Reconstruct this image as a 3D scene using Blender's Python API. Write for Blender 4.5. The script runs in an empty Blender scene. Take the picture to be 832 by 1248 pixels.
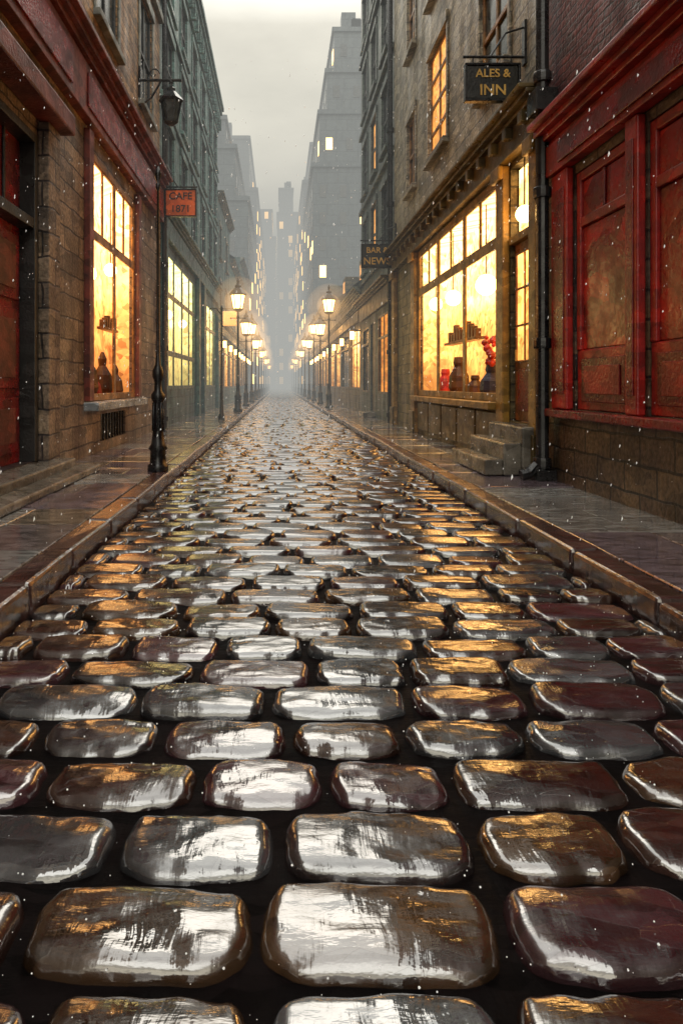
import bpy, bmesh, math, random
from mathutils import Vector, noise
random.seed(7)
S=bpy.context.scene
COL=S.collection
# ---------------------------------------------------------------- materials
class T:
    def __init__(s,m):
        s.t=m.node_tree; s.n=s.t.nodes; s.l=s.t.links
    def add(s,ty,props=None,**inp):
        nd=s.n.new(ty)
        if props:
            for k,v in props.items(): setattr(nd,k,v)
        for k,v in inp.items():
            key=int(k[1:]) if (k[0]=='i' and k[1:].isdigit()) else k.replace('_',' ')
            sk=nd.inputs[key]
            if hasattr(v,'is_output'): s.l.new(v,sk)
            else:
                if sk.type=='RGBA' and len(v)==3: v=(*v,1)
                sk.default_value=v
        return nd
    def math(s,op,a,b=0.0,c=0.0,clamp=False):
        return s.add('ShaderNodeMath',{'operation':op,'use_clamp':clamp},i0=a,i1=b,i2=c).outputs[0]
    def mix(s,f,a,b,mode='MIX'):
        nd=s.n.new('ShaderNodeMix'); nd.data_type='RGBA'; nd.blend_type=mode
        for i,v in ((0,f),(6,a),(7,b)):
            if hasattr(v,'is_output'): s.l.new(v,nd.inputs[i])
            else: nd.inputs[i].default_value=(*v,1) if (i and len(v)==3) else v
        return nd.outputs[2]
    def ramp(s,f,stops,interp='LINEAR'):
        nd=s.n.new('ShaderNodeValToRGB'); cr=nd.color_ramp; cr.interpolation=interp
        while len(cr.elements)<len(stops): cr.elements.new(.5)
        for e,(p,c) in zip(cr.elements,stops):
            e.position=p; e.color=(*c,1) if len(c)==3 else c
        s.l.new(f,nd.inputs[0]); return nd.outputs[0]
    def rng(s,v,a,b,c,d):
        return s.add('ShaderNodeMapRange',None,i0=v,i1=a,i2=b,i3=c,i4=d).outputs[0]
    def vscale(s,v,sc):
        return s.add('ShaderNodeVectorMath',{'operation':'MULTIPLY'},i0=v,i1=sc).outputs[0]
    def distort(s,v,scale,amt):
        nz=s.add('ShaderNodeTexNoise',{'noise_dimensions':'2D'},Vector=v,Scale=scale,Detail=1.0)
        off=s.add('ShaderNodeVectorMath',{'operation':'SUBTRACT'},i0=nz.outputs['Color'],i1=(.5,.5,.5)).outputs[0]
        off=s.vscale(off,(amt,amt,amt))
        return s.add('ShaderNodeVectorMath',{'operation':'ADD'},i0=v,i1=off).outputs[0]
def newmat(name):
    m=bpy.data.materials.new(name); m.use_nodes=True
    for nd in list(m.node_tree.nodes): m.node_tree.nodes.remove(nd)
    t=T(m); out=t.add('ShaderNodeOutputMaterial'); b=t.add('ShaderNodeBsdfPrincipled')
    t.l.new(b.outputs[0],out.inputs[0]); return m,t,b,out
def wallvec(t):
    tc=t.add('ShaderNodeTexCoord'); sp=t.add('ShaderNodeSeparateXYZ',None,i0=tc.outputs['Object'])
    u=t.math('ADD',sp.outputs[0],sp.outputs[1])
    return t.add('ShaderNodeCombineXYZ',None,i0=u,i1=sp.outputs[2]).outputs[0], sp
def daub(t,v,sc,amt,dist=.25):
    """palette-knife facets: returns (multiplier, height)"""
    d=t.distort(v,1.7,dist); d=t.distort(d,9,dist*.25); d=t.vscale(d,sc)
    vo=t.add('ShaderNodeTexVoronoi',{'voronoi_dimensions':'2D'},Vector=d,Scale=1.0)
    r=t.add('ShaderNodeSeparateColor',None,i0=vo.outputs['Color'])
    return t.rng(r.outputs[0],0,1,1-amt,1+amt), r.outputs[1], vo.outputs['Distance']
def masonry(name,c1,c2,mortar,bw=.6,bh=.28,rough=.5,bump=.7,msize=.014,tint=(.05,.06,.07),tamt=.4,damt=.45,gain=1.3):
    c1=tuple(x*gain for x in c1); c2=tuple(x*gain for x in c2)
    m,t,b,out=newmat(name); v,sp=wallvec(t)
    dv=t.distort(v,3.0,.05)
    br=t.add('ShaderNodeTexBrick',{'offset':.5},Vector=dv,Color1=c1,Color2=c2,Mortar=mortar,Scale=1.0,Mortar_Size=msize,Mortar_Smooth=.3,Bias=0.0,Brick_Width=bw,Row_Height=bh)
    mu,hh,ds=daub(t,v,(3.2,7,1),damt)
    col=t.mix(1.0,br.outputs['Color'],t.add('ShaderNodeCombineColor',None,i0=mu,i1=mu,i2=mu).outputs[0],'MULTIPLY')
    st=t.add('ShaderNodeTexNoise',{'noise_dimensions':'2D'},Vector=t.vscale(v,(1.3,.35,1)),Scale=1.5,Detail=4.0,Roughness=.65).outputs[0]
    col=t.mix(t.rng(st,.42,.72,0,tamt),col,tint)
    hi=t.add('ShaderNodeTexNoise',{'noise_dimensions':'2D'},Vector=v,Scale=22.0,Detail=3.0).outputs[0]
    col=t.mix(1.0,col,t.ramp(hi,[(.3,(.6,.6,.6)),(.7,(1.4,1.4,1.4))]),'MULTIPLY')
    h=t.math('ADD',t.math('MULTIPLY',br.outputs['Fac'],-1.0),t.math('MULTIPLY',hh,.5))
    h=t.math('ADD',h,t.math('MULTIPLY',hi,.6))
    bp=t.add('ShaderNodeBump',None,Strength=bump,Distance=.02,Height=h)
    t.l.new(col,b.inputs['Base Color']); t.l.new(bp.outputs[0],b.inputs['Normal'])
    t.l.new(t.rng(st,.3,.7,rough-.2,rough+.2),b.inputs['Roughness'])
    return m
def painted(name,c,c2=None,rough=.35,bump=.45,sc=(5,9,5),amt=.4,spec=.5,metal=0.0,fine=30.0):
    c2=c2 or tuple(x*.5 for x in c)
    m,t,b,out=newmat(name); v,sp=wallvec(t)
    tc=t.add('ShaderNodeTexCoord').outputs['Object']
    mu,hh,ds=daub(t,v,sc,amt,.15)
    n1=t.add('ShaderNodeTexNoise',None,Vector=tc,Scale=3.5,Detail=4.0,Roughness=.7).outputs[0]
    n2=t.add('ShaderNodeTexNoise',None,Vector=tc,Scale=fine,Detail=2.0).outputs[0]
    col=t.mix(t.rng(n1,.35,.65,0,1),c,c2)
    col=t.mix(1.0,col,t.add('ShaderNodeCombineColor',None,i0=mu,i1=mu,i2=mu).outputs[0],'MULTIPLY')
    h=t.math('ADD',t.math('MULTIPLY',hh,.5),n2)
    bp=t.add('ShaderNodeBump',None,Strength=bump,Distance=.012,Height=h)
    t.l.new(col,b.inputs['Base Color']); t.l.new(bp.outputs[0],b.inputs['Normal'])
    t.l.new(t.rng(n1,.3,.7,rough-.12,rough+.2),b.inputs['Roughness'])
    b.inputs['Specular IOR Level'].default_value=spec; b.inputs['Metallic'].default_value=metal
    return m
def litmat(name,z0,z1,low,mid,top,s0=.8,s1=2.3,sc=(4,5,1),samp=True):
    m,t,b,out=newmat(name); v,sp=wallvec(t)
    dv=t.distort(v,1.2,.9); dv=t.distort(dv,5,.3)
    zz=t.add('ShaderNodeSeparateXYZ',None,i0=dv).outputs[1]
    g=t.rng(zz,z0,z1,0,1)
    col=t.ramp(g,[(0.0,low),(.45,mid),(.85,top)])
    mu,hh,ds=daub(t,v,sc,.25,.5)
    mu2,h2,_=daub(t,v,(sc[0]*4,sc[1]*3,1),.22,.3)
    k=t.math('MULTIPLY',mu,mu2); k=t.math('MULTIPLY',k,t.rng(g,.1,.85,s0,s1))
    warm=t.mix(t.rng(h2,.55,.95,0,.8),col,tuple(x*y for x,y in zip(low,(.7,.5,.45))))
    b.inputs['Base Color'].default_value=(.02,.015,.01,1); b.inputs['Roughness'].default_value=.3
    t.l.new(warm,b.inputs['Emission Color']); t.l.new(k,b.inputs['Emission Strength'])
    if not samp: m.cycles.emission_sampling='NONE'
    return m
def emis(name,c,s,samp=False):
    m,t,b,out=newmat(name)
    b.inputs['Base Color'].default_value=(.8,.7,.5,1)
    b.inputs['Emission Color'].default_value=(*c,1); b.inputs['Emission Strength'].default_value=s
    if not samp: m.cycles.emission_sampling='NONE'
    return m
M={}
M['stoneL']=masonry('grey_brown_stone',(.18,.13,.085),(.09,.066,.05),(.03,.022,.02),.62,.30,tint=(.06,.035,.045))
M['tanUp']=masonry('tan_render',(.26,.155,.07),(.16,.09,.045),(.07,.05,.03),.5,.16,tint=(.07,.05,.045))
M['teal']=masonry('teal_stone',(.09,.155,.14),(.055,.105,.095),(.04,.06,.06),.7,.3,tint=(.05,.07,.06))
M['tealD']=masonry('dark_teal_stone',(.05,.09,.08),(.035,.065,.06),(.02,.03,.03),.6,.28)
M['taupe']=masonry('taupe_stone',(.25,.21,.145),(.17,.145,.10),(.12,.10,.08),.55,.22,tint=(.12,.11,.08))
M['olive']=masonry('olive_brown_stone',(.13,.10,.045),(.07,.055,.025),(.03,.022,.012),.5,.24,tint=(.04,.035,.02))
M['greenD']=masonry('dark_green_stone',(.055,.07,.055),(.035,.045,.035),(.02,.025,.02),.5,.2)
M['brickR']=masonry('dark_red_brick',(.14,.035,.03),(.08,.025,.025),(.03,.02,.02),.24,.085,msize=.01,tint=(.05,.02,.03))
M['baseR']=masonry('mossy_base_stone',(.10,.065,.035),(.055,.035,.025),(.015,.012,.01),.5,.25)
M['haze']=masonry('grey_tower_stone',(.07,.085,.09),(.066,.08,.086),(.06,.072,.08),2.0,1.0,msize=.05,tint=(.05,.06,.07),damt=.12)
M['red']=painted('red_lacquer_paint',(.42,.020,.014),(.20,.010,.010),rough=.32)
M['redpane']=painted('red_shutter_paint',(.46,.026,.014),(.19,.016,.012),rough=.22,amt=.5,sc=(3.5,4,3),fine=12.0)
M['redbrown']=painted('red_brown_paint',(.19,.038,.025),(.08,.022,.018),rough=.4)
M['redD']=painted('dark_red_door_paint',(.25,.014,.012),(.10,.007,.009),rough=.25)
M['ochre']=painted('ochre_timber',(.34,.19,.035),(.15,.085,.02),rough=.35)
M['ochreD']=painted('dark_olive_timber',(.14,.095,.025),(.065,.042,.018),rough=.35)
M['tealT']=painted('teal_timber',(.05,.12,.105),(.025,.06,.055),rough=.35)
M['trimgrey']=painted('grey_stone_trim',(.20,.20,.17),(.10,.11,.10),rough=.45)
M['sill']=painted('wet_pale_stone',(.36,.39,.40),(.16,.18,.20),rough=.2)
M['step']=painted('worn_step_stone',(.19,.17,.14),(.08,.07,.055),rough=.2,amt=.45)
M['iron']=painted('wet_black_iron',(.012,.012,.014),(.02,.02,.02),rough=.25,bump=.2)
M['wood']=painted('brown_door_wood',(.26,.09,.02),(.12,.035,.012),rough=.3)
M['frameY']=painted('honey_window_frame',(.34,.17,.04),(.14,.06,.02),rough=.35)
M['frameT']=painted('dark_window_frame',(.03,.03,.028),(.02,.02,.02),rough=.35)
M['glassD']=painted('dark_wet_glass',(.012,.018,.022),(.03,.035,.035),rough=.1,bump=.1,amt=.5,spec=1.0)
M['redint']=painted('red_cloth',(.55,.03,.02),(.3,.01,.01))
M['blueint']=painted('slate_blue_ceramic',(.05,.06,.12),(.03,.03,.06))
M['brownint']=painted('brown_furniture',(.10,.04,.015),(.05,.02,.01))
M['signD']=painted('dark_sign_board',(.02,.018,.014),(.012,.012,.01),rough=.4)
M['signO']=painted('orange_sign_board',(.75,.15,.02),(.5,.08,.015),rough=.3)
M['gold']=painted('gold_lettering',(.7,.42,.09),(.5,.28,.06),rough=.5,bump=.1)
M['roof']=painted('slate_roof',(.05,.06,.065),(.03,.035,.04),rough=.3)
M['litL']=litmat('lit_interior_amber',.94,4.75,(.8,.25,.05),(1.15,.43,.10),(1.2,.64,.22),1.0,4.2,(3,3.2,1))
M['litT']=litmat('lit_interior_lemon',1,4.7,(.6,.46,.13),(.85,.66,.20),(.95,.80,.30),1.0,2.8,(3,3,1))
M['litR']=litmat('lit_interior_gold',.95,4.15,(.9,.32,.06),(1.15,.49,.11),(1.2,.66,.20),1.2,4.4,(3,4,1))
M['litW']=litmat('lit_window_orange',3,8,(.8,.28,.04),(1,.42,.09),(1,.45,.10),1.1,1.3,(5,5,1),False)
M['litS']=litmat('lit_interior_far_gold',.95,4.15,(.8,.32,.06),(1,.52,.14),(1,.6,.2),1.4,4.0,(3,4,1),False)
M['litFar']=emis('lit_window_far',(1,.55,.15),8)
M['lampG']=emis('lamp_glass_glow',(1,.50,.14),11)
M['globe']=emis('globe_lamp_glow',(1,.60,.2),16.0,True)
# ---------------------------------------------------------------- mesh helpers
def link(ob,parent=None):
    COL.objects.link(ob)
    if parent is not None: ob.parent=parent
    return ob
def empty(name):
    e=bpy.data.objects.new(name,None); e.empty_display_size=.3; return link(e)
def mesh(name,verts,faces,mat,parent=None,smooth=False,bevel=0,recalc=True):
    me=bpy.data.meshes.new(name); me.from_pydata([tuple(v) for v in verts],[],faces)
    if recalc:
        bm=bmesh.new(); bm.from_mesh(me); bmesh.ops.recalc_face_normals(bm,faces=bm.faces); bm.to_mesh(me); bm.free()
    me.materials.append(mat)
    if smooth: me.polygons.foreach_set('use_smooth',[True]*len(me.polygons))
    ob=link(bpy.data.objects.new(name,me),parent)
    if bevel:
        b=ob.modifiers.new('bevel','BEVEL'); b.width=bevel; b.segments=2; b.limit_method='ANGLE'; b.angle_limit=.8
    return ob
class Acc:
    def __init__(s): s.v=[]; s.f=[]
    def quad(s,p):
        n=len(s.v); s.v+=p; s.f.append(tuple(range(n,n+len(p))))
    def box(s,x0,x1,y0,y1,z0,z1,j=0):
        n=len(s.v); r=lambda: random.uniform(-j,j) if j else 0
        for z in (z0,z1):
            for (x,y) in ((x0,y0),(x1,y0),(x1,y1),(x0,y1)): s.v.append((x+r(),y+r(),z+r()))
        s.f+=[(n,n+3,n+2,n+1),(n+4,n+5,n+6,n+7),(n,n+1,n+5,n+4),(n+1,n+2,n+6,n+5),(n+2,n+3,n+7,n+6),(n+3,n,n+4,n+7)]
    def lathe(s,cx,cy,prof,n=12,rot=0):
        b=len(s.v)
        for (r,z) in prof:
            for i in range(n):
                a=2*math.pi*i/n+rot; s.v.append((cx+r*math.cos(a),cy+r*math.sin(a),z))
        for k in range(len(prof)-1):
            for i in range(n):
                j=(i+1)%n; s.f.append((b+k*n+i,b+k*n+j,b+(k+1)*n+j,b+(k+1)*n+i))
        s.f.append(tuple(b+i for i in range(n))[::-1]); s.f.append(tuple(b+(len(prof)-1)*n+i for i in range(n)))
    def tube(s,pts,r,n=8):
        pts=[Vector(p) for p in pts]; b=len(s.v)
        for k,p in enumerate(pts):
            d=(pts[min(k+1,len(pts)-1)]-pts[max(k-1,0)]).normalized()
            a=d.cross(Vector((.13,.31,.94))).normalized(); c=d.cross(a)
            for i in range(n):
                t=2*math.pi*i/n; s.v.append(tuple(p+a*math.cos(t)*r+c*math.sin(t)*r))
        for k in range(len(pts)-1):
            for i in range(n):
                j=(i+1)%n; s.f.append((b+k*n+i,b+k*n+j,b+(k+1)*n+j,b+(k+1)*n+i))
        s.f.append(tuple(b+i for i in range(n))[::-1]); s.f.append(tuple(b+(len(pts)-1)*n+i for i in range(n)))
class Bld:
    def __init__(s,name,side,W,root=None):
        s.e=root or empty(name); s.s=side; s.W=W; s.p={}
    def X(s,u): return s.s*(s.W-u)
    def acc(s,part,mat,bevel=.008):
        k=part
        if k not in s.p: s.p[k]=(Acc(),mat,bevel)
        return s.p[k][0]
    def box(s,part,mat,u0,u1,y0,y1,z0,z1,bevel=.008):
        a,b=sorted((s.X(u0),s.X(u1))); s.acc(part,mat,bevel).box(a,b,y0,y1,z0,z1)
    def wall(s,part,mat,y0,y1,z0,z1,ops=(),reveal=.14,u=0):
        A=s.acc(part,mat,0)
        ops=[o for o in ops if o[3]>z0 and o[2]<z1]
        ys=sorted({y0,y1,*[o[0] for o in ops],*[o[1] for o in ops]}); zs=sorted({z0,z1,*[max(z0,o[2]) for o in ops],*[min(z1,o[3]) for o in ops]})
        x=s.X(u); xi=s.X(u-reveal)
        for a,b in zip(ys,ys[1:]):
            for c,d in zip(zs,zs[1:]):
                my,mz=(a+b)/2,(c+d)/2
                if any(o[0]<my<o[1] and o[2]<mz<o[3] for o in ops): continue
                A.quad([(x,a,c),(x,b,c),(x,b,d),(x,a,d)])
        for (a,b,c,d) in [o[:4] for o in ops]:
            A.quad([(x,a,c),(xi,a,c),(xi,a,d),(x,a,d)]); A.quad([(x,b,c),(xi,b,c),(xi,b,d),(x,b,d)])
            A.quad([(x,a,c),(x,b,c),(xi,b,c),(xi,a,c)]); A.quad([(x,a,d),(x,b,d),(xi,b,d),(xi,a,d)])
    def shell(s,mat,y0,y1,z0,z1,depth=9,roofmat=None):
        A=s.acc('side_walls',mat,0); a=s.X(0); b=s.X(-depth)
        for y in (y0,y1): A.quad([(a,y,z0),(b,y,z0),(b,y,z1),(a,y,z1)])
        A.quad([(b,y0,z0),(b,y1,z0),(b,y1,z1),(b,y0,z1)])
        R=s.acc('roof',roofmat or M['roof'],0); R.quad([(a,y0,z1),(b,y0,z1),(b,y1,z1),(a,y1,z1)])
    def glaze(s,part,fm,y0,y1,z0,z1,cols,rows,fw=.06,mw=.035,u=-.03,d=.035,transom=None):
        e=.003
        s.box(part,fm,u-d,u,y0+e,y0+fw,z0+e,z1-e); s.box(part,fm,u-d,u,y1-fw,y1-e,z0+e,z1-e)
        s.box(part,fm,u-d,u,y0+fw,y1-fw,z0+e,z0+fw); s.box(part,fm,u-d,u,y0+fw,y1-fw,z1-fw,z1-e)
        for i in range(1,cols):
            y=y0+(y1-y0)*i/cols; s.box(part,fm,u-d+.002,u-.002,y-mw,y+mw,z0+fw,z1-fw)
        zz=[z0+(z1-z0)*i/rows for i in range(1,rows)] if transom is None else transom
        for z in zz: s.box(part,fm,u-d+.004,u+.006,y0+fw,y1-fw,z-mw,z+mw)
    def pane(s,part,mat,u,y0,y1,z0,z1):
        x=s.X(u); s.acc(part,mat,0).quad([(x,y0,z0),(x,y1,z0),(x,y1,z1),(x,y0,z1)])
    def room(s,part,mat,y0,y1,z0,z1,depth):
        A=s.acc(part,mat,0); x=s.X(-.1); xi=s.X(-depth)
        A.quad([(xi,y0,z0),(xi,y1,z0),(xi,y1,z1),(xi,y0,z1)])
        for y in (y0,y1): A.quad([(x,y,z0),(xi,y,z0),(xi,y,z1),(x,y,z1)])
        for z in (z0,z1): A.quad([(x,y0,z),(xi,y0,z),(xi,y1,z),(x,y1,z)])
    def window(s,y0,y1,z0,z1,cols=2,rows=2,lit=None,fm=None,trim=None,sill=True):
        s.glaze('window_frames',fm or M['frameT'],y0,y1,z0,z1,cols,rows)
        s.pane('window_glass' if lit is None else 'lit_window_panes',lit or M['glassD'],-.062,y0,y1,z0,z1)
        tm=trim or M['trimgrey']
        if sill: s.box('window_sills',tm,-.1,.12,y0-.12,y1+.12,z0-.12,z0-.003,.012)
        s.box('window_lintels',tm,.001,.06,y0-.1,y1+.1,z1+.003,z1+.22,.012)
        s.box('window_jambs',tm,.001,.035,y0-.1,y0-.003,z0,z1,.01); s.box('window_jambs',tm,.001,.035,y1+.003,y1+.1,z0,z1,.01)
    def cornice(s,part,mat,y0,y1,z,proj,h,dent=0):
        n=4
        for i in range(n):
            s.box(part,mat,-.02,proj*(i+1)/n,y0+.001*i,y1-.001*i,z+h*i/n,z+h*(i+1)/n-.001,.012)
        if dent:
            y=y0+dent/2
            while y<y1-dent/2:
                s.box(part+'_brackets',mat,0,proj*.7,y-.06,y+.06,z-h*.7,z-.002,.012); y+=dent
    def finish(s):
        for k,(A,m,b) in s.p.items(): mesh(k,A.v,A.f,m,s.e,bevel=b)
def globe(b,u,y,z,r,ztop):
    A=b.acc('globe_lamps_incl_added',M['globe'],0)
    A.lathe(b.X(u),y,[(max(.004,r*math.sin(t*math.pi/8)),z-r*math.cos(t*math.pi/8)) for t in range(0,9)],14)
    b.box('lamp_rods',M['iron'],u-.01,u+.01,y-.01,y+.01,z+r,ztop)
# ================================================================ LEFT 1
PZ=.12
b=Bld('stone_shop_building',-1,2.85)
ops=[(5.6,7.7,.3,4.1),(9.83,12.95,.94,4.75),(10.5,12.2,.28,.72)]
b.wall('ground_floor_wall',M['stoneL'],-6,15.7,0,5.0,ops,.2)
ups=[(10.2,11.6,7.0,9.3),(5.6,7.0,7.0,9.3),(13.4,14.7,7.0,9.3),(1,2.4,7.0,9.3),(10.2,11.6,10.5,12.4),(5.6,7.0,10.5,12.4),(13.4,14.7,10.5,12.4)]
b.wall('upper_wall',M['tanUp'],-6,15.7,5.0,14,ups,.12)
b.shell(M['stoneL'],-6,15.7,0,14)
for o in ups: b.window(*o)
b.glaze('shop_window_frame',M['frameY'],9.83,12.95,.94,4.75,2,1,.11,.07,u=.01,transom=[3.5])
b.glaze('shop_window_frame',M['frameY'],9.94,12.84,3.57,4.64,4,1,.02,.035,u=-.002,transom=[])
b.room('shop_interior',M['litL'],9.84,12.94,.95,4.74,.5)
globe(b,-.25,10.7,3.0,.13,4.73); globe(b,-.25,12.1,3.3,.12,4.73)  # both globes added to throw gold streaks on the wet road
b.box('shop_window_sill',M['sill'],-.1,.22,9.6,13.15,.80,.93,.015)
b.box('shop_window_surround',M['redbrown'],.001,.09,9.6,9.82,.95,4.95); b.box('shop_window_surround',M['redbrown'],.001,.09,12.96,13.2,.95,4.95)
b.box('cellar_window',M['iron'],-.15,-.13,10.5,12.2,.28,.72)
for i in range(9): b.box('cellar_bars',M['iron'],-.05,-.02,10.6+i*.19,10.63+i*.19,.28,.72)
b.box('shop_fascia',M['redbrown'],.001,.14,3.2,15.5,5.02,5.75); b.cornice('shop_cornice',M['redbrown'],3.1,15.6,5.76,.34,.3)
b.box('fascia_panels',M['redD'],.141,.165,3.6,8.6,5.14,5.62); b.box('fascia_panels',M['redD'],.141,.165,9.3,15.2,5.14,5.62)
b.box('string_course',M['trimgrey'],.001,.1,-6,15.69,9.8,9.98)
b.cornice('roof_cornice',M['trimgrey'],-6,15.69,13.4,.3,.6,.8)
for i in range(14):
    z=PZ+i*.35; b.box('quoins',M['stoneL'],.001,.03,15.7-(.55 if i%2 else .38),15.69,z+.01,z+.34,.015)
b.box('door_leaf',M['redD'],-.19,-.15,5.7,7.6,.3,3.0)
for (a,c) in ((5.78,6.6),(6.7,7.52)):
    for (d,e) in ((.42,1.05),(1.15,2.05),(2.15,2.9)):
        b.box('door_panels',M['redD'],-.149,-.125,a,c,d,e,.02); b.box('door_panel_mouldings',M['redbrown'],-.124,-.112,a+.12,c-.12,d+.12,e-.12,.01)
b.box('door_frame',M['frameT'],-.2,.03,5.6,5.7,.3,4.1); b.box('door_frame',M['frameT'],-.2,.03,7.6,7.7,.3,4.1); b.box('door_frame',M['frameT'],-.2,.02,5.7,7.6,3.0,3.12); b.box('door_frame',M['frameT'],-.2,.03,5.7,7.6,4.0,4.1)
b.pane('transom_glass',M['redD'],-.15,5.7,7.6,3.12,4.0)
for i in range(1,4): b.box('transom_bars',M['frameT'],-.149,-.12,5.7+i*.475-.02,5.7+i*.475+.02,3.12,4.0)
b.box('door_pilaster',M['stoneL'],.001,.14,7.75,8.15,PZ,4.3,.015); b.box('door_pilaster',M['stoneL'],.001,.14,5.1,5.55,PZ,4.3,.015)
b.box('door_hood',M['redbrown'],.001,.3,5.0,8.25,4.31,4.55,.02)
b.box('door_step',M['step'],-.2,.35,5.3,8.1,PZ,.29,.02); b.box('door_step',M['step'],.352,.62,5.2,8.25,PZ,.2,.02)
for (y,z,w,h,mt) in ((10.1,.96,.16,.55,'blueint'),(10.5,.96,.3,.9,'brownint'),(10.95,.96,.2,.45,'redint'),(11.5,.96,.26,.8,'brownint'),(12.0,.96,.14,.4,'redint'),(12.4,.96,.22,.6,'brownint')):
    A=b.acc('goods_'+mt,M[mt],0); A.lathe(b.X(-.24),y,[(w*.5,z),(w*.7,z+h*.2),(w*.6,z+h*.5),(w*.25,z+h*.7),(w*.3,z+h*.85),(w*.1,z+h)],10)
b.box('interior_shelf',M['brownint'],-.45,-.3,11.9,12.9,2.2,2.25); 
for i in range(6): b.box('shelf_goods',M[('brownint','redint')[i%2]],-.42,-.32,11.95+i*.16,12.05+i*.16,2.251,2.38+.05*(i%3))
b.finish()
# ================================================================ LEFT 2
b=Bld('teal_shop_building',-1,2.85)
sh=[(16.3,22.3,1.06,4.6),(24.6,29.4,1.06,4.4),(22.9,23.9,.2,3.6)]
b.wall('ground_floor_wall',M['tealD'],15.706,30.4,0,5.0,sh,.1)
ups=[(y,y+1.2,z,z+h) for z,h in ((5.9,1.9),(8.5,1.7),(10.9,1.5)) for y in (16.5,19,21.5,24,26.5,28.6)]
b.wall('upper_wall',M['teal'],15.706,30.4,5.0,14,ups,.1)
b.shell(M['teal'],15.706,30.4,0,14)
for o in ups: b.window(*o,trim=M['teal'])
b.glaze('shop_window_frame',M['tealT'],16.3,22.3,1.06,4.6,4,1,.1,.07,u=.01,transom=[3.5,2.0])
b.room('shop_interior',M['litT'],16.31,22.29,1.07,4.59,.4)
globe(b,-.2,18,3.1,.13,4.58); globe(b,-.2,20.8,3.1,.13,4.58)  # globes added here for their reflections in the road
b.glaze('shop_window_frame',M['tealT'],24.6,29.4,1.06,4.4,4,1,.1,.07,u=.01,transom=[3.4])
b.room('shop_interior',M['litT'],24.61,29.39,1.07,4.39,.4)
b.box('door_leaf',M['tealT'],-.09,-.05,22.9,23.9,.2,3.0); b.pane('door_transom_light',M['litT'],-.07,22.9,23.9,3.0,3.6)
for y in (15.75,22.4,24.0,29.6): b.box('pilasters',M['tealT'],.001,.14,y,y+.4,PZ,4.8,.015)
b.box('fascia',M['tealT'],.001,.12,15.75,30.35,4.82,5.3); b.cornice('shop_cornice',M['tealT'],15.71,30.38,5.31,.28,.25)
for z in (8.1,10.5,12.8): b.box('string_course',M['teal'],.001,.08,15.71,30.39,z,z+.16,.015)
b.cornice('roof_cornice',M['teal'],15.71,30.5,13.3,.3,.7,.7)
b.box('parapet',M['teal'],-.5,-.1,15.75,30.4,14.01,14.4)
for y in (18,23.5,28.5): b.box('chimney',M['teal'],-1.4,-.5,y,y+1,14.01,15.8)
b.finish()
def lowshop(name,side,W,y0,y1,h,wm,lit,gable=0,seed=1):
    R=random.Random(seed); b=Bld(name,side,W)
    n=max(2,int((y1-y0)/3)); st=(y1-y0)/n; ops=[]
    for i in range(n): ops.append((y0+i*st+.35,y0+(i+1)*st-.35,1.0,3.4))
    ups=[]; z=4.6
    while z+1.6<h-.4:
        for i in range(n): ups.append((y0+i*st+.9,y0+i*st+.9+1.0,z,z+1.5))
        z+=2.7
    b.wall('front_wall',wm,y0,y1,0,h,ops+ups,.1); b.shell(wm,y0,y1,0,h)
    for i,o in enumerate(ops):
        b.glaze('shop_window_frame',M['ochreD'],*o,3,1,.07,.04,u=.005,transom=[2.8])
        if R.random()<.85: b.room('shop_interior',lit,o[0]+.01,o[1]-.01,o[2]+.01,o[3]-.01,.35)
        else: b.pane('dark_panes',M['glassD'],-.08,*o)
    for o in ups: b.window(*o,lit=M['litW'] if R.random()<.35 else None)
    b.box('fascia',M['ochreD'] if side>0 else M['tealT'],.001,.12,y0+.05,y1-.05,3.6,4.0); b.cornice('shop_cornice',M['trimgrey'],y0+.01,y1-.01,4.01,.25,.2)
    b.cornice('roof_cornice',M['trimgrey'],y0+.01,y1-.01,h-.3,.3,.3)
    for i in range(n):
        b.box('wall_lamps',M['lampG'],.25,.4,y0+i*st-.07+.2,y0+i*st+.07+.2,2.9,3.2); b.box('wall_lamp_caps',M['iron'],.0,.44,y0+i*st+.08,y0+i*st+.32,3.21,3.26)
    if gable:
        A=b.acc('pitched_roof',M['roof'],0); a=b.X(.3); m=b.X(-3); c=b.X(-6.3)
        A.quad([(a,y0,h+.02),(a,y1,h+.02),(m,y1,h+gable),(m,y0,h+gable)]); A.quad([(c,y0,h+.02),(c,y1,h+.02),(m,y1,h+gable),(m,y0,h+gable)])
        for y in (y0,y1): A.quad([(a,y,h+.02),(c,y,h+.02),(m,y,h+gable)])
        b.box('chimney',M['brickR'],-3.4,-2.6,y0+1,y0+2,h+.5,h+gable+1.2)
        b.box('dormer',wm,-1.9,-.6,y0+st,y0+st+1.4,h+.1,h+gable*.75)
        b.box('dormer_window',M['litW'],-.6,-.58,y0+st+.3,y0+st+1.1,h+gable*.3,h+gable*.65)
    b.finish()
lowshop('dark_teal_shop_building',-1,2.85,30.41,38,10.2,M['tealD'],M['litS'],0,3)
lowshop('dark_teal_shop_building',-1,2.85,38.01,48,8.5,M['teal'],M['litS'],2.2,4)
lowshop('dark_teal_shop_building',-1,2.85,48.01,61,10.5,M['tealD'],M['litS'],0,5)
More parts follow.
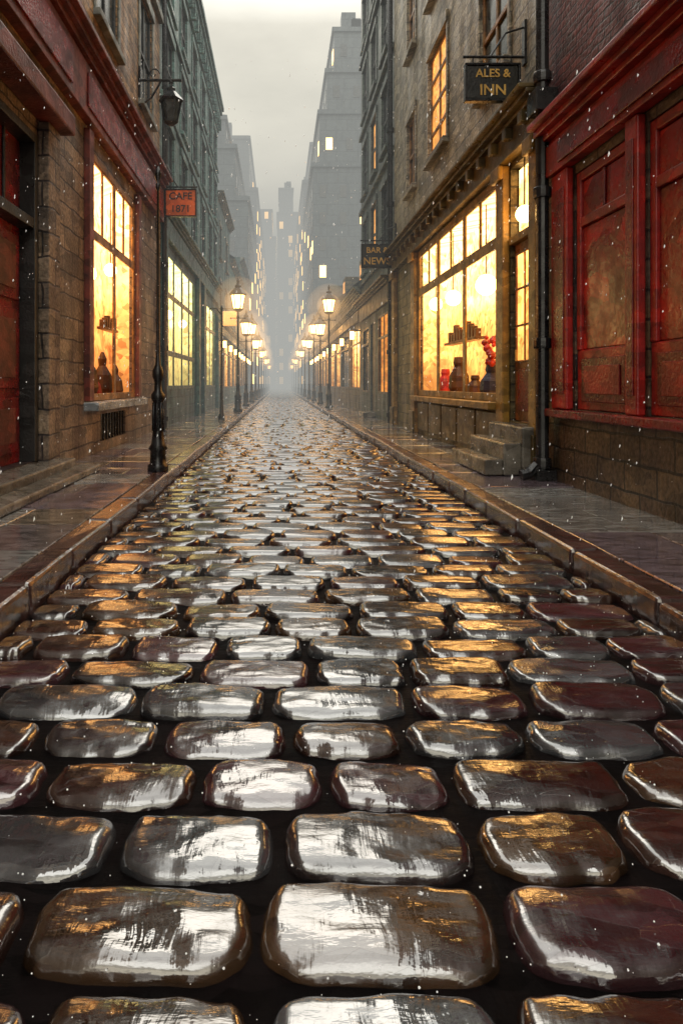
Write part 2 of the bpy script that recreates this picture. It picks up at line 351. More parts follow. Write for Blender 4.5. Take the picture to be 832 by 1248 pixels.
# ================================================================ RIGHT 1 red shop
b=Bld('red_shop_building',1,3.1)
ops=[(5.78,6.88,.93,3.4),(4.42,5.52,.93,3.4),(2.9,3.9,.3,3.4)]
b.wall('ground_floor_wall',M['baseR'],-6,7.55,0,3.55,ops,.14)
ups=[(4.6,5.7,5.6,7.5),(2,3.1,5.6,7.5),(4.6,5.7,8.6,10.3)]
b.wall('upper_wall',M['brickR'],-6,7.55,3.55,12,ups,.12); b.shell(M['brickR'],-6,7.55,0,12)
for o in ups: b.window(*o)
b.box('shop_fascia',M['red'],.001,.12,1.5,7.35,3.5,3.84); b.cornice('shop_cornice',M['red'],1.4,7.45,3.85,.3,.26)
b.box('fascia_rail',M['redD'],.121,.145,1.9,7.0,3.56,3.78)
for (a,c) in ((6.92,7.3),(5.55,5.75),(4.15,4.39)):
    b.box('pilasters',M['red'],.001,.08,a,c,.93,3.49,.015); b.box('pilaster_panels',M['redD'],.081,.092,a+.05,c-.05,1.1,3.3,.01)
b.box('shop_sill',M['redD'],.001,.14,4.1,7.35,.84,.925,.015)
for (a,c,_,_) in ops[:2]:
    b.box('shutter_back',M['redD'],-.08,-.06,a,c,.93,3.4)
    b.box('lower_panel',M['red'],-.059,-.02,a+.004,c-.004,.934,1.55,.012)
    b.box('lower_panel_moulding',M['redD'],-.019,-.005,a+.12,c-.12,1.02,1.46,.012); b.box('lower_panel_field',M['red'],-.004,.008,a+.2,c-.2,1.1,1.38,.012)
    b.box('shutter_stiles',M['red'],-.059,-.01,a+.004,a+.09,1.552,3.396,.012); b.box('shutter_stiles',M['red'],-.059,-.01,c-.09,c-.004,1.552,3.396,.012)
    b.box('shutter_rails',M['red'],-.059,-.012,a+.09,c-.09,2.82,2.92,.012); b.box('shutter_rails',M['red'],-.059,-.012,a+.09,c-.09,3.3,3.396,.012)
    b.box('shutter_panes',M['redpane'],-.059,-.045,a+.09,c-.09,1.56,2.81,.01); b.box('transom_panes',M['redpane'],-.059,-.042,a+.09,c-.09,2.93,3.29,.01)
    m=(a+c)/2; b.box('transom_bars',M['redD'],-.04,-.02,m-.02,m+.02,2.93,3.29,.006)
b.box('door_leaf',M['redD'],-.13,-.09,2.9,3.9,.3,3.4)
b.cornice('roof_cornice',M['trimgrey'],-6,7.54,11.5,.3,.5)
b.finish()
e=empty('drainpipe')
A=Acc(); x=3.1-.13; A.lathe(x,7.42,[(.07,.2),(.07,12)],12)
for z in (.25,1.6,3.3,4.6,6.4,8.4): A.lathe(x,7.42,[(.095,z),(.1,z+.03),(.1,z+.09),(.095,z+.12)],12)
A.box(x-.12,x+.12,7.28,7.56,4.25,4.5); A.box(x-.1,x+.12,7.3,7.54,PZ,.24)
A.tube([(x,7.42,.45),(x-.03,7.42,.3),(x-.15,7.4,.2),(x-.25,7.4,.17)],.065)
mesh('pipe',A.v,A.f,M['iron'],e,bevel=.006)
e=empty('drainpipe'); A=Acc(); A.lathe(3.1-.1,17.75,[(.07,.15),(.07,12.5)],10)
for z in (.3,2,4,6,8): A.lathe(3.0,17.75,[(.1,z),(.1,z+.12)],10)
mesh('pipe',A.v,A.f,M['iron'],e)
e=empty('drainpipe'); A=Acc(); A.lathe(-2.75,15.78,[(.06,.15),(.06,13.3)],10)
for z in (.3,2,4,6,8): A.lathe(-2.75,15.78,[(.09,z),(.09,z+.12)],10)
mesh('pipe',A.v,A.f,M['iron'],e)
# ================================================================ RIGHT 2 ochre shop
b=Bld('ochre_shop_building',1,3.1)
ops=[(7.95,8.8,.7,4.08),(9.15,14.6,.95,4.12)]
b.wall('ground_floor_wall',M['olive'],7.556,17.7,0,4.45,ops,.14)
ups=[(12.1,13.55,5.75,7.85),(8.85,10.1,5.6,7.2),(14.9,15.8,5.75,7.4),(8.85,10.1,8.6,10.4),(12.1,13.55,9,10.8),(14.9,15.8,9,10.8)]
b.wall('upper_wall',M['taupe'],7.556,17.7,4.45,13,ups,.1); b.shell(M['taupe'],7.556,17.7,0,13)
b.window(*ups[0],cols=2,rows=4,lit=M['litW'],fm=M['frameY'],trim=M['taupe'])
for o in ups[1:]: b.window(*o,trim=M['taupe'])
b.glaze('shop_window_frame',M['ochre'],9.15,14.6,.95,4.12,3,1,.12,.08,u=.02,transom=[3.2])
b.glaze('shop_window_frame',M['ochre'],9.27,14.48,3.28,4.0,6,1,.02,.04,u=.01,transom=[])
b.room('shop_interior',M['litR'],9.16,14.59,.96,4.11,.6)
for (y,z,w,h,mt) in ((10.3,1.0,.3,.5,'blueint'),(11.2,1.0,.22,.35,'brownint'),(12.2,1.0,.3,.7,'brownint'),(13.2,1.0,.26,.5,'redint'),(9.7,1.0,.22,.3,'brownint')):
    A=b.acc('goods_'+mt,M[mt],0); A.lathe(b.X(-.24),y,[(w*.45,z),(w*.65,z+h*.2),(w*.6,z+h*.5),(w*.3,z+h*.75),(w*.36,z+h*.85),(w*.3,z+h)],12)
b.box('interior_shelf',M['brownint'],-.55,-.36,11.6,13.8,2.0,2.05)
for i in range(10): b.box('shelf_goods',M[('brownint','redint','blueint')[i%3]],-.5,-.4,11.7+i*.2,11.82+i*.2,2.051,2.2+.06*(i%4))
A=b.acc('flowers',M['redint'],0)
for i in range(26):
    cx,cy,cz=b.X(-.24)+random.uniform(-.1,.1),10.3+random.uniform(-.25,.25),1.72+random.uniform(-.22,.24); r=random.uniform(.03,.07)
    A.lathe(cx,cy,[(r*.3,cz-r),(r,cz-r*.3),(r,cz+r*.3),(r*.3,cz+r)],6)
globe(b,-.24,10.6,2.8,.17,4.1); globe(b,-.24,12.6,2.85,.15,4.1); globe(b,-.24,14.0,2.9,.14,4.1); globe(b,-.0,8.3,3.35,.11,4.07)  # farther window globes are added, for gold reflections on the cobbles
for (a,c) in ((7.7,7.93),(8.83,9.12),(14.62,15.0),(17.2,17.6)):
    b.box('pilasters',M['ochre'],.001,.10,a,c,PZ,4.14,.015); b.box('pilaster_bases',M['ochreD'],.101,.14,a-.02,c+.02,PZ,.6,.015); b.box('pilaster_capitals',M['ochre'],.101,.17,a-.03,c+.03,3.95,4.14,.02)
b.box('shop_fascia',M['ochreD'],.001,.14,7.6,17.65,4.15,4.46); b.cornice('shop_cornice',M['ochreD'],7.58,17.68,4.47,.34,.22,.55)
b.box('shop_sill',M['ochre'],-.05,.2,9.13,14.61,.84,.945,.015)
for i in range(5):
    y=9.2+i*1.08; b.box('stall_riser_panels',M['ochreD'],.001,.05,y,y+1.0,.2,.8,.02)
b.box('door_leaf',M['wood'],-.10,-.05,7.98,8.77,.72,3.05)
b.pane('door_glass',M['litR'],-.048,8.08,8.67,1.5,2.9)
b.glaze('door_muntins',M['wood'],8.06,8.69,1.48,2.92,2,3,.03,.015,u=-.02,d=.025)
b.box('door_panel',M['redD'],-.049,-.035,8.1,8.65,.85,1.4,.02)
b.pane('door_transom_light',M['litR'],-.105,7.98,8.77,3.15,4.05); b.box('door_transom_bar',M['ochre'],-.1,.03,7.96,8.79,3.05,3.15)
b.box('door_handle',M['gold'],-.03,.0,8.62,8.65,1.5,1.65)
for i,(u0,u,z) in enumerate(((-.1,.24,.69),(.242,.46,.5),(.462,.68,.31))):
    b.box('entrance_steps',M['step'],u0,u,7.74,8.98+.12*i,PZ,z,.02)
b.cornice('roof_cornice',M['trimgrey'],7.57,17.69,12.4,.35,.55,.7)
b.finish()
# ================================================================ RIGHT 3 green
b=Bld('dark_green_townhouse',1,3.1)
ops=[(18.3,20.6,.9,3.3),(21.2,22.2,.3,3.2),(22.7,24.3,.9,3.2)]
ups=[(y,y+1.1,z,z+1.8) for z in (5.2,8,10.8,13.4) for y in (18.6,20.8,23)]
b.wall('front_wall',M['greenD'],17.71,24.8,0,17,ops+ups,.1); b.shell(M['greenD'],17.71,24.8,0,17)
for i,o in enumerate(ups): b.window(*o,lit=M['litW'] if i in (1,4) else None,trim=M['greenD'])
b.glaze('shop_window_frame',M['ochreD'],*ops[0],2,1,.07,.04,u=.005,transom=[2.6]); b.room('shop_interior',M['litW'],18.31,20.59,.91,3.29,.3)
b.glaze('shop_window_frame',M['ochreD'],*ops[2],2,1,.07,.04,u=.005,transom=[2.6]); b.pane('dark_panes',M['glassD'],-.08,*ops[2])
b.box('door_leaf',M['ochreD'],-.09,-.05,21.2,22.2,.3,3.2); b.box('door_step',M['step'],-.05,.4,21.1,22.3,PZ,.28,.02)
b.box('fascia',M['ochreD'],.001,.1,17.9,24.7,3.5,3.95); b.cornice('shop_cornice',M['ochreD'],17.85,24.75,3.96,.35,.22)
for z in (4.8,7.5,10.3,13.0): b.box('string_course',M['greenD'],.001,.1,17.72,24.79,z,z+.15,.015)
b.cornice('roof_cornice',M['greenD'],17.72,24.79,16.3,.4,.7,.7)
b.finish()
lowshop('low_shop_building',1,3.1,24.81,33,4.9,M['olive'],M['litS'],2.6,8)
lowshop('low_shop_building',1,3.1,33.01,44,5.4,M['olive'],M['litS'],2.4,9)
lowshop('low_shop_building',1,3.1,44.01,60,6.5,M['greenD'],M['litS'],2.4,10)
# ================================================================ towers in the mist
def tower(name,x0,x1,y0,y1,tiers,seed,lit=.12,sx=1.9,sz=2.5,ww=.6,wh=1.1):
    R=random.Random(seed); e=empty(name); A=Acc(); W=Acc(); L=Acc(); C=Acc(); zb=0
    for (i0,i1,zt) in tiers:
        a,c,d0,d1=x0+i0,x1-i1,y0+(i0+i1)*.2,y1-(i0+i1)*.2
        A.box(a,c,d0,d1,zb,zt); C.box(a-.2,c+.2,d0-.2,d1+.2,zt-.5,zt-.1)
        z=zb+1.2
        while z+wh<zt-.6:
            x=a+.6
            while x+ww<c-.3:
                (L if R.random()<lit else W).box(x,x+ww,d0-.05,d0+.1,z,z+wh); x+=sx
            for xs in (a,c):
                if abs(xs)>6: continue
                y=d0+.8
                while y+1.2<d1-.4:
                    (L if R.random()<lit else W).box(xs-.05,xs+.05,y,y+1.0,z,z+wh); y+=3.0
            z+=sz
        zb=zt
    a,c,zt=x0+tiers[-1][0],x1-tiers[-1][1],tiers[-1][2]
    for k in range(3):
        px=R.uniform(a+.5,c-1.2); C.box(px,px+R.uniform(.6,1.4),y0+1.2,y0+2.4,zt,zt+R.uniform(.8,2.4))
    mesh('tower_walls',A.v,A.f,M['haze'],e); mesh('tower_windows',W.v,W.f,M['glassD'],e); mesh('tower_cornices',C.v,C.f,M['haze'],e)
    if L.v: mesh('tower_lit_windows',L.v,L.f,M['litFar'],e)
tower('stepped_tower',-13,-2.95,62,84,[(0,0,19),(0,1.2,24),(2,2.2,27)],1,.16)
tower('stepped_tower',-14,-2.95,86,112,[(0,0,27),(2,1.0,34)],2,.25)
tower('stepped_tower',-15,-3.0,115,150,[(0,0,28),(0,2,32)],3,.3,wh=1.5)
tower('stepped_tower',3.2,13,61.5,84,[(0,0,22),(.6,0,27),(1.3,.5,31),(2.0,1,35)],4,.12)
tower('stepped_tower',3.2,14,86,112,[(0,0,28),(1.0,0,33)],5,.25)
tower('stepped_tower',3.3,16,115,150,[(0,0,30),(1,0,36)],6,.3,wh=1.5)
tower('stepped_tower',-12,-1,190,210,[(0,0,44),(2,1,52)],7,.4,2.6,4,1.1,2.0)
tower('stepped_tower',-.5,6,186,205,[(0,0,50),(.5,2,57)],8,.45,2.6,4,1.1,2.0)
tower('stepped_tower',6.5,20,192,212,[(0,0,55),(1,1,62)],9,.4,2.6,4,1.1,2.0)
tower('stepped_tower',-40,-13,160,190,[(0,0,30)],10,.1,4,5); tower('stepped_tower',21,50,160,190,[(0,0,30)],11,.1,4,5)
# ================================================================ ground, road
KL,KR=-1.33,1.90
def wetmat(name,base=None,attr=None,ior=1.9,rlo=.08,rhi=.35,bump=.5,bscale=14,streaky=.25,aniso=(.5,1.5,1)):
    m,t,b,out=newmat(name); tc=t.add('ShaderNodeTexCoord').outputs['Object']
    n1=t.add('ShaderNodeTexNoise',None,Vector=tc,Scale=5.0,Detail=4.0,Roughness=.65).outputs[0]
    if attr: bc=t.add('ShaderNodeAttribute',{'attribute_name':attr}).outputs['Color']
    else: bc=t.ramp(n1,[(.3,tuple(x*.5 for x in base)),(.65,base)])
    d=t.distort(tc,6,.06); v2=t.vscale(d,(9,26,9))
    vo=t.add('ShaderNodeTexVoronoi',{'voronoi_dimensions':'2D'},Vector=v2,Scale=1.0)
    sc=t.add('ShaderNodeSeparateColor',None,i0=vo.outputs['Color'])
    k=t.rng(sc.outputs[0],0,1,.5,1.6)
    col=t.mix(1.0,bc,t.add('ShaderNodeCombineColor',None,i0=k,i1=k,i2=k).outputs[0],'MULTIPLY')
    n2=t.add('ShaderNodeTexNoise',None,Vector=t.vscale(tc,aniso),Scale=float(bscale),Detail=4.0,Roughness=.6).outputs[0]
    streak=t.add('ShaderNodeTexNoise',{'noise_dimensions':'2D'},Vector=t.vscale(d,(60,9,20)),Scale=1.0,Detail=2.0).outputs[0]
    h=t.math('ADD',t.math('MULTIPLY',sc.outputs[1],.18),n2); h=t.math('ADD',h,t.math('MULTIPLY',streak,streaky))
    bp=t.add('ShaderNodeBump',None,Strength=bump,Distance=.012,Height=h)
    t.l.new(col,b.inputs['Base Color']); t.l.new(bp.outputs[0],b.inputs['Normal'])
    t.l.new(t.rng(n1,.35,.7,rlo,rhi),b.inputs['Roughness']); b.inputs['IOR'].default_value=ior
    return m
M['cobble']=wetmat('wet_cobblestone',attr='scol',ior=2.65,rlo=.05,rhi=.26,bump=.28,streaky=.15)
M['bed']=wetmat('wet_joint_mud',base=(.006,.004,.004),ior=1.12,rlo=.5,rhi=.8)
M['slab']=wetmat('wet_flagstone',attr='scol',ior=2.7,rlo=.03,rhi=.26,bump=.13,bscale=6,streaky=.04)
M['kerb']=wetmat('wet_kerbstone',base=(.075,.035,.03),ior=2.4,rlo=.06,rhi=.28)
M['ground']=wetmat('dark_ground',base=(.04,.04,.04),ior=1.4,rlo=.3,rhi=.6)
mesh('ground',[(-500,-300,-.12),(500,-300,-.12),(500,700,-.12),(-500,700,-.12)],[(0,1,2,3)],M['ground'])
mesh('road_bed',[(KL-.1,-4,-.045),(KR+.1,-4,-.045),(KR+.1,190,-.045),(KL-.1,190,-.045)],[(0,1,2,3)],M['bed'])
PAL=[(.040,.018,.012),(.034,.014,.016),(.036,.036,.038),(.018,.013,.013),(.048,.025,.012),(.042,.016,.019),(.045,.047,.050),(.026,.012,.009)]
V=[];F=[];C=[]
y=.55; row=0
while y<130:
    P=.262 if y<40 else (.30 if y<70 else .5)
    P*=random.uniform(.93,1.07)
    x=KL-.02-(0.24 if row%2 else 0)-random.uniform(0,.10)
    if y<4.2: nx,ny=34,22
    elif y<9: nx,ny=17,12
    elif y<22: nx,ny=10,8
    else: nx,ny=6,6
    near=1 if y<2.6 else 0
    flat=1.35 if near else .6
    while x<KR-.03:
        w=random.uniform(.38,.57); x1=min(x+w,KR+.01)
        x0=max(x,KL-.01)
        if x1-x0>.10:
            a=(x1-x0)/2-random.uniform(.007,.014); bb=P/2-random.uniform(.006,.012); cx=(x0+x1)/2; cy=y+P/2+random.uniform(-.006,.006)
            rot=random.uniform(-.035,.035); dz=random.uniform(-.012,.006); tx=random.uniform(-.014,.014); ty=random.uniform(-.035,.03)
            col=random.choice(PAL); g=random.uniform(.7,1.3); sd=random.uniform(0,100); base=len(V)
            crx=random.uniform(.003,.007)*flat; cr=random.uniform(.006,.012)*flat; kx=random.uniform(.0,.08); ky=random.uniform(.0,.11); c_r=random.uniform(.12,.30)
            for j in range(ny+1):
                for i in range(nx+1):
                    s=2*i/nx-1; t_=2*j/ny-1
                    s=math.copysign(1-(1-abs(s))**1.5,s) ; t_=math.copysign(1-(1-abs(t_))**1.5,t_)
                    cc=1-c_r*(abs(s)**4)*(abs(t_)**4)
                    lx=a*s*(1-kx*t_*t_)*cc+ .010*noise.noise(Vector((sd,t_*1.9,3))); ly=bb*t_*(1-ky*s*s)*cc+.010*noise.noise(Vector((s*2.5,sd,7)))
                    dx=a*(1-abs(s)); dy=bb*(1-abs(t_)); r=.044 if near else .036
                    ex=1-min(dx/r,1); ey=1-min(dy/r,1); q2=min(math.sqrt(ex*ex+ey*ey),1)
                    e=math.sqrt(max(0,1-q2**2.6))
                    z=-.06+.06*e+dz+tx*lx*2+ty*ly*2 - crx*(s*s) -cr*t_*t_
                    if ny>7:
                        q=Vector((lx*5+sd,ly*12,sd)); z+=.006*flat*noise.noise(q)*e
                        if ny>12: z+=.0032*noise.noise(q*3.1)+.002*abs(noise.noise(Vector((lx*60,ly*22,sd))))*(1 if near else .3)
                    V.append((cx+lx*math.cos(rot)-ly*math.sin(rot),cy+lx*math.sin(rot)+ly*math.cos(rot),z)); C.append((col[0]*g,col[1]*g,col[2]*g,1))
            for j in range(ny):
                for i in range(nx):
                    k=base+j*(nx+1)+i; F.append((k,k+1,k+nx+2,k+nx+1))
        x+=w
    y+=P; row+=1
def colmesh(name,V,F,C,mat,smooth,bevel=0):
    ob=mesh(name,V,F,mat,None,smooth,bevel,recalc=False)
    at=ob.data.color_attributes.new('scol','FLOAT_COLOR','POINT'); flat=[q for c in C for q in c]; at.data.foreach_set('color',flat); return ob
colmesh('cobblestone_road',V,F,C,M['cobble'],True)
def pavement(name,xa,xb,seed):
    R=random.Random(seed); A=Acc(); C=[]
    y=-3; 
    while y<150:
        P=R.uniform(.55,.85) if y<40 else 1.6
        x=xa
        while x<xb-.01:
            w=R.uniform(.45,.95); x1=x+w
            if xb-x1<.3: x1=xb
            n=len(A.v); dz=R.uniform(-.005,.005); z=PZ+dz
            A.box(x+.005,x1-.005,y+.005,y+P-.005,-.05,z)
            tz=R.uniform(-.005,.005); ty=R.uniform(-.004,.004)
            for k,q in ((4,tz),(7,tz+ty),(6,ty)): vx=A.v[n+k]; A.v[n+k]=(vx[0],vx[1],vx[2]+q)
            c=R.choice([(.17,.165,.155),(.13,.105,.10),(.21,.21,.20),(.16,.125,.09),(.11,.085,.10)]); C+= [(*c,1)]*8
            x=x1
        y+=P
    return colmesh(name,A.v,A.f,C,M['slab'],False,.008)
pavement('flagstone_pavement',-2.95,KL-.2,1); pavement('flagstone_pavement',KR+.2,3.2,2)
def kerb(xa,xb,seed):
    R=random.Random(seed); A=Acc(); y=-3
    while y<150:
        L=R.uniform(.6,1.0); A.box(xa+R.uniform(-.006,.006),xb+R.uniform(-.008,.008),y+.006,y+L-.006,-.1,PZ+R.uniform(-.004,.012),.008); y+=L
    return mesh('kerb',A.v,A.f,M['kerb'],None,False,.025)
kerb(KL-.195,KL,3); kerb(KR,KR+.195,4)
# ================================================================ street furniture
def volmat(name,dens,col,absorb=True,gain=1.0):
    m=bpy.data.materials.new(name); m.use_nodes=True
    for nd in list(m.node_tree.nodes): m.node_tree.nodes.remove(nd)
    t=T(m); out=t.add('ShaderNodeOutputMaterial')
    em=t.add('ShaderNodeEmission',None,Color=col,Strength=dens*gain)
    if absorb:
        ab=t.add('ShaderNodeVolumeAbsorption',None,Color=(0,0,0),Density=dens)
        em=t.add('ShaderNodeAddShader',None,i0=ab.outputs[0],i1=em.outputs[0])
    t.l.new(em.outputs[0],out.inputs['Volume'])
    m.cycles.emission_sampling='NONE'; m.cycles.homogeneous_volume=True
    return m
M['halo']=volmat('lamp_halo_glow',.13,(1,.56,.20),False)  # emissive spheres added round the lamps to imitate their halo
M['halo2']=volmat('lamp_halo_glow_core',.45,(1,.56,.20),False)  # brighter inner sphere of the added halo glow
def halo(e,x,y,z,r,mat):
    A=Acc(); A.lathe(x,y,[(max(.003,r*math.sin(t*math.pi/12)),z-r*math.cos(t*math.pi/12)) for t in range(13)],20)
    mesh('halo_glow',A.v,A.f,mat,e,True)
def lantern(e,x,y,z,s=1.0,lit=True):
    n=6; A=Acc(); G=Acc(); rb,rt,h=.13*s,.21*s,.42*s
    G.lathe(x,y,[(rb*.93,z+.03*s),(rt*.93,z+h)],n)
    for i in range(n):
        a=2*math.pi*i/n; c,d=math.cos(a),math.sin(a)
        A.tube([(x+rb*c,y+rb*d,z),(x+rt*c,y+rt*d,z+h)],.014*s,5)
    A.lathe(x,y,[(rb*.5,z-.06*s),(rb*1.1,z-.01*s),(rb*1.15,z+.03*s)],n)
    A.lathe(x,y,[(rt*1.1,z+h-.01*s),(rt*1.22,z+h+.03*s),(rt*.75,z+h+.15*s),(rt*.4,z+h+.22*s),(rt*.42,z+h+.27*s),(rt*.2,z+h+.31*s),(.03*s,z+h+.36*s),(.04*s,z+h+.4*s),(.008*s,z+h+.5*s)],n)
    mesh('lantern_frame',A.v,A.f,M['iron'],e); mesh('lantern_glass',G.v,G.f,M['lampG'] if lit else M['glassD'],e)
def street_lamp(x,y,H=4.3,s=1.0):
    e=empty('street_lamp'); A=Acc()
    A.lathe(x,y,[(.17,PZ),(.17,PZ+.1),(.13,PZ+.14),(.12,PZ+.55),(.14,PZ+.6),(.09,PZ+.68),(.065,PZ+1.0),(.085,PZ+1.05),(.055,PZ+1.12),(.04,H-.35),(.06,H-.3),(.035,H-.25),(.035,H-.07),(.07,H-.03),(.05,H)],10)
    A.tube([(x-.28,y,H-.33),(x+.28,y,H-.33)],.016)
    for q in (-.28,.28): A.lathe(x+q,y,[(.01,H-.36),(.03,H-.34),(.03,H-.32),(.01,H-.3)],6)
    mesh('post',A.v,A.f,M['iron'],e,True); lantern(e,x,y,H,s)
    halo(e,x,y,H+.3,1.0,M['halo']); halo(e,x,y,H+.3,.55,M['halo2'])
for i,yy in enumerate((25.6,32,38.5,45,52,60,69,80,92,106)): street_lamp(-1.6,yy,4.1 if i%2==0 else 3.6,1.35)
for i,yy in enumerate((29,35,41.5,48,56,64,74,86,98,112)): street_lamp(2.2,yy,4.35 if i%2==0 else 3.8,1.35)
e=empty('iron_lamp_post'); A=Acc(); x,y=-1.5,8.15
A.lathe(x,y,[(.13,PZ),(.13,PZ+.07),(.10,PZ+.1),(.095,PZ+.25),(.12,PZ+.28),(.085,PZ+.34),(.065,PZ+.5),(.06,PZ+.85),(.085,PZ+.9),(.085,PZ+.95),(.05,PZ+1.0),(.045,PZ+1.1),(.07,PZ+1.17),(.07,PZ+1.25),(.035,PZ+1.32),(.022,PZ+1.5),(.016,3.6),(.03,3.62),(.03,3.68),(.014,3.7),(.04,3.78),(.04,3.82),(.01,3.9)],14)
for k in range(8):
    a=2*math.pi*k/8; A.tube([(x+.068*math.cos(a),y+.068*math.sin(a),PZ+.5),(x+.062*math.cos(a),y+.062*math.sin(a),PZ+.85)],.012,5)
mesh('post',A.v,A.f,M['iron'],e,True)
e=empty('iron_post'); A=Acc(); px,py=-1.75,20.0; A.lathe(px,py,[(.1,PZ),(.1,PZ+.1),(.06,PZ+.2),(.04,PZ+1),(.03,3.4),(.05,3.5),(.01,3.6)],10); A.tube([(px,py,3.3),(px-.15,py,3.5),(px-.35,py,3.5)],.02); mesh('post',A.v,A.f,M['iron'],e,True)
# wall lantern
e=empty('wall_lantern'); A=Acc(); wy=13.4; z=7.4
A.box(-2.85,-2.8,wy-.1,wy+.1,z-.55,z+.25)
A.tube([(-2.8,wy,z),(-2.2,wy,z),(-1.98,wy,z)],.028)
A.tube([(-2.8,wy,z-.5),(-2.6,wy,z-.35),(-2.45,wy,z-.1),(-2.4,wy,z)],.022)
A.tube([(-2.55+.12*math.cos(t*.5)*(1-t/16),wy,z+.13+.12*math.sin(t*.5)*(1-t/16)) for t in range(13)],.014)
A.tube([(-2.2,wy,z),(-2.2,wy,z-.12)],.018)
mesh('bracket',A.v,A.f,M['iron'],e); lantern(e,-2.2,wy,z-.86,1.0,False)
def sign(x0,x1,y,z0,z1,bm,lines,wallx,arm,tm='gold'):
    e=empty('hanging_shop_sign'); A=Acc(); A.box(x0,x1,y-.03,y+.03,z0,z1); mesh('board',A.v,A.f,bm,e,bevel=.01)
    F=Acc(); f=.03
    F.box(x0-f,x1+f,y-.045,y+.045,z1+.001,z1+f); F.box(x0-f,x1+f,y-.045,y+.045,z0-f,z0-.001); F.box(x0-f,x0-.001,y-.045,y+.045,z0,z1); F.box(x1+.001,x1+f,y-.045,y+.045,z0,z1)
    mesh('board_frame',F.v,F.f,M['iron'],e,bevel=.006)
    B=Acc(); za=z1+arm; far=x0 if abs(x0)<abs(x1) else x1; 
    B.tube([(wallx,y,za),(far+(-.05 if far>0 else .05),y,za)],.018)
    for xx in (x0+.08,x1-.08): B.tube([(xx,y,z1+.02),(xx,y,za)],.009,5)
    sgn=1 if wallx>0 else -1
    B.tube([(wallx,y,za+.38),(wallx-sgn*.25,y,za+.3),(wallx-sgn*.45,y,za)],.014)
    B.box(wallx-.03 if sgn>0 else wallx,wallx if sgn>0 else wallx+.03,y-.05,y+.05,za-.1,za+.45)
    mesh('bracket',B.v,B.f,M['iron'],e)
    n=len(lines)
    for i,tx in enumerate(lines):
        cu=bpy.data.curves.new('lettering','FONT'); cu.body=tx; cu.align_x='CENTER'; cu.align_y='CENTER'; cu.extrude=.004; cu.offset=.002; cu.size=min((z1-z0)/n*.9,(x1-x0)/len(tx)*1.35)
        ob=bpy.data.objects.new('lettering',cu); ob.location=((x0+x1)/2,y-.037,z1-(i+.5)*(z1-z0)/n); ob.rotation_euler=(math.pi/2,0,0); cu.materials.append(M[tm]); link(ob,e)
sign(2.36,3.0,8.27,4.78,5.2,M['signD'],['ALES &','INN'],3.1,.12)
sign(2.2,2.98,17.4,4.3,4.88,M['signD'],['BAR &','NEWS'],3.1,.12)
sign(-2.68,-1.98,15.6,5.2,5.8,M['signO'],['CAFE','1871'],-2.85,.08,'signD')
e=empty('hanging_lantern_sign'); A=Acc(); A.box(-2.3,-1.75,27,27.15,3.6,4.2); mesh('board',A.v,A.f,emis('orange_glow_sign',(1,.28,.05),1.0),e,bevel=.02)
A=Acc(); A.tube([(-2.85,27.07,4.3),(-1.7,27.07,4.3)],.025); mesh('bracket',A.v,A.f,M['iron'],e)
# sleet in the air and on the ground
A=Acc()
for i in range(1900):
    y=random.uniform(2.6,14); x=random.uniform(-.45*y-.2,.62*y+.2); x=max(-2.75,min(3.0,x)); z=random.uniform(.15,1.2+.5*y)
    r=(.001+.0032*random.random()**2.5)*(.7+y/7); l=random.uniform(1.2,3.0); dx=-r*l*.35
    n=len(A.v); A.lathe(x,y,[(r*.2,z-r*l),(r,z),(r*.2,z+r*l)],4,random.random())
    for k in range(4): q=A.v[n+k]; A.v[n+k]=(q[0]+dx,q[1],q[2])
for i in range(1300):
    y=1.2+random.random()**1.5*6; x=random.uniform(KL,KR); z=random.uniform(-.02,.02); r=.0008+.0026*random.random()**2
    A.lathe(x,y,[(r*.2,z-r),(r,z),(r*.2,z+r)],5,random.random())
m,t,bs,o=newmat('sleet_white_glow'); bs.inputs['Base Color'].default_value=(.9,.9,.87,1); bs.inputs['Roughness'].default_value=.9
bs.inputs['Emission Color'].default_value=(1,.97,.9,1); bs.inputs['Emission Strength'].default_value=.25; m.cycles.emission_sampling='NONE'  # self-glow keeps flakes pale against the sky, they are no light source
mesh('sleet_flurry',A.v,A.f,m)
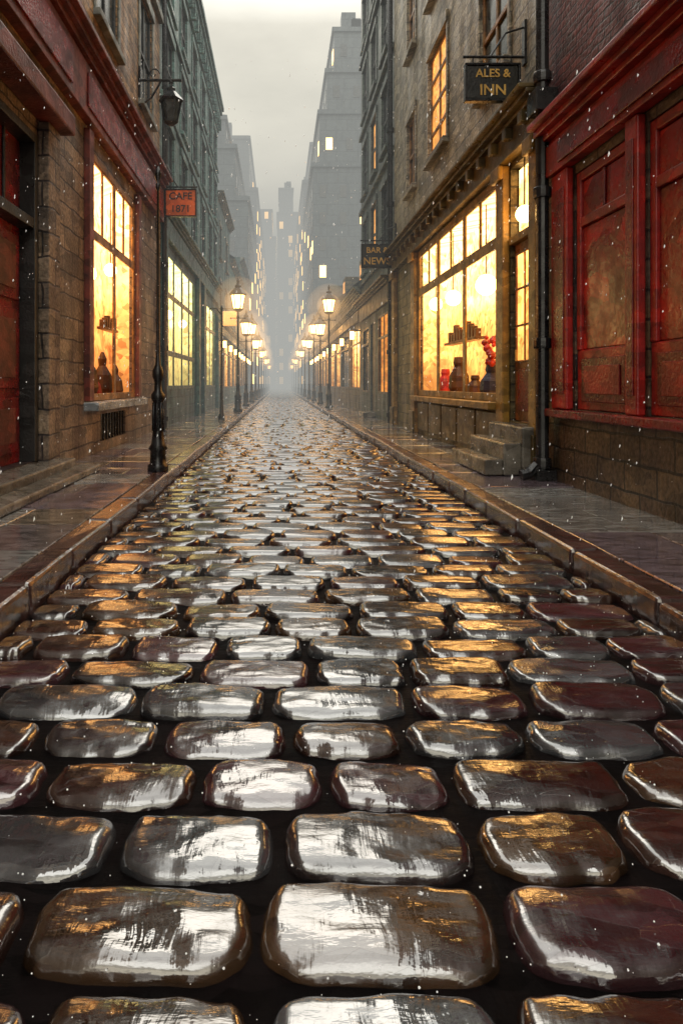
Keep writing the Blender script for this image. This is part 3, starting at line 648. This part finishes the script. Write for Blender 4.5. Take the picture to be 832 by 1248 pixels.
# ================================================================ mist volume: emits its own haze light in place of scattering
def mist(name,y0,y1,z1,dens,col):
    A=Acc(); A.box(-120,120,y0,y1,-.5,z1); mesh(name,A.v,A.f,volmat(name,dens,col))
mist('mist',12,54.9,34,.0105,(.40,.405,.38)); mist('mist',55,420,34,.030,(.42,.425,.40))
# ================================================================ world
w=bpy.data.worlds.new('World'); S.world=w; w.use_nodes=True
for nd in list(w.node_tree.nodes): w.node_tree.nodes.remove(nd)
t=T(w); out=t.add('ShaderNodeOutputWorld'); bg=t.add('ShaderNodeBackground',None,Strength=.1)
sky=t.add('ShaderNodeTexSky',{'sky_type':'NISHITA','sun_disc':False,'sun_elevation':math.radians(38),'sun_rotation':math.radians(0)})
tc=t.add('ShaderNodeTexCoord').outputs['Generated']; sp=t.add('ShaderNodeSeparateXYZ',None,i0=tc)
g=t.ramp(sp.outputs[2],[(0,(1.3,1.2,.98)),(.30,(2.2,2.03,1.62)),(.40,(1.45,1.36,1.11)),(.48,(1.25,1.18,.99)),(.60,(4.2,4.1,3.75)),(.75,(3.7,3.6,3.3)),(1,(2.2,2.15,2.0))])
cl=t.add('ShaderNodeTexNoise',None,Vector=t.vscale(tc,(1,1,2.5)),Scale=3.2,Detail=5.0,Roughness=.6).outputs[0]
k=t.rng(cl,.3,.7,8.4,11.6)
g=t.mix(1.0,g,t.add('ShaderNodeCombineXYZ',None,i0=k,i1=k,i2=k).outputs[0],'MULTIPLY')
g=t.mix(.04,g,sky.outputs[0]); t.l.new(g,bg.inputs[0]); t.l.new(bg.outputs[0],out.inputs[0])
sd=bpy.data.lights.new('sun','SUN'); sd.energy=.5; sd.angle=math.radians(25); sd.color=(1,.90,.76)
so=link(bpy.data.objects.new('sun',sd)); so.rotation_euler=(math.radians(-52),0,0)
# ================================================================ camera
cd=bpy.data.cameras.new('camera'); cd.sensor_width=36; cd.lens=800/1248*36; cd.shift_x=76/1248; cd.shift_y=-156/1248; cd.clip_start=.05; cd.clip_end=1500
co=link(bpy.data.objects.new('camera',cd)); co.location=(0,0,1.2); co.rotation_euler=(math.pi/2,0,0); S.camera=co
S.view_settings.view_transform='Standard'; S.view_settings.look='None'; S.view_settings.exposure=0
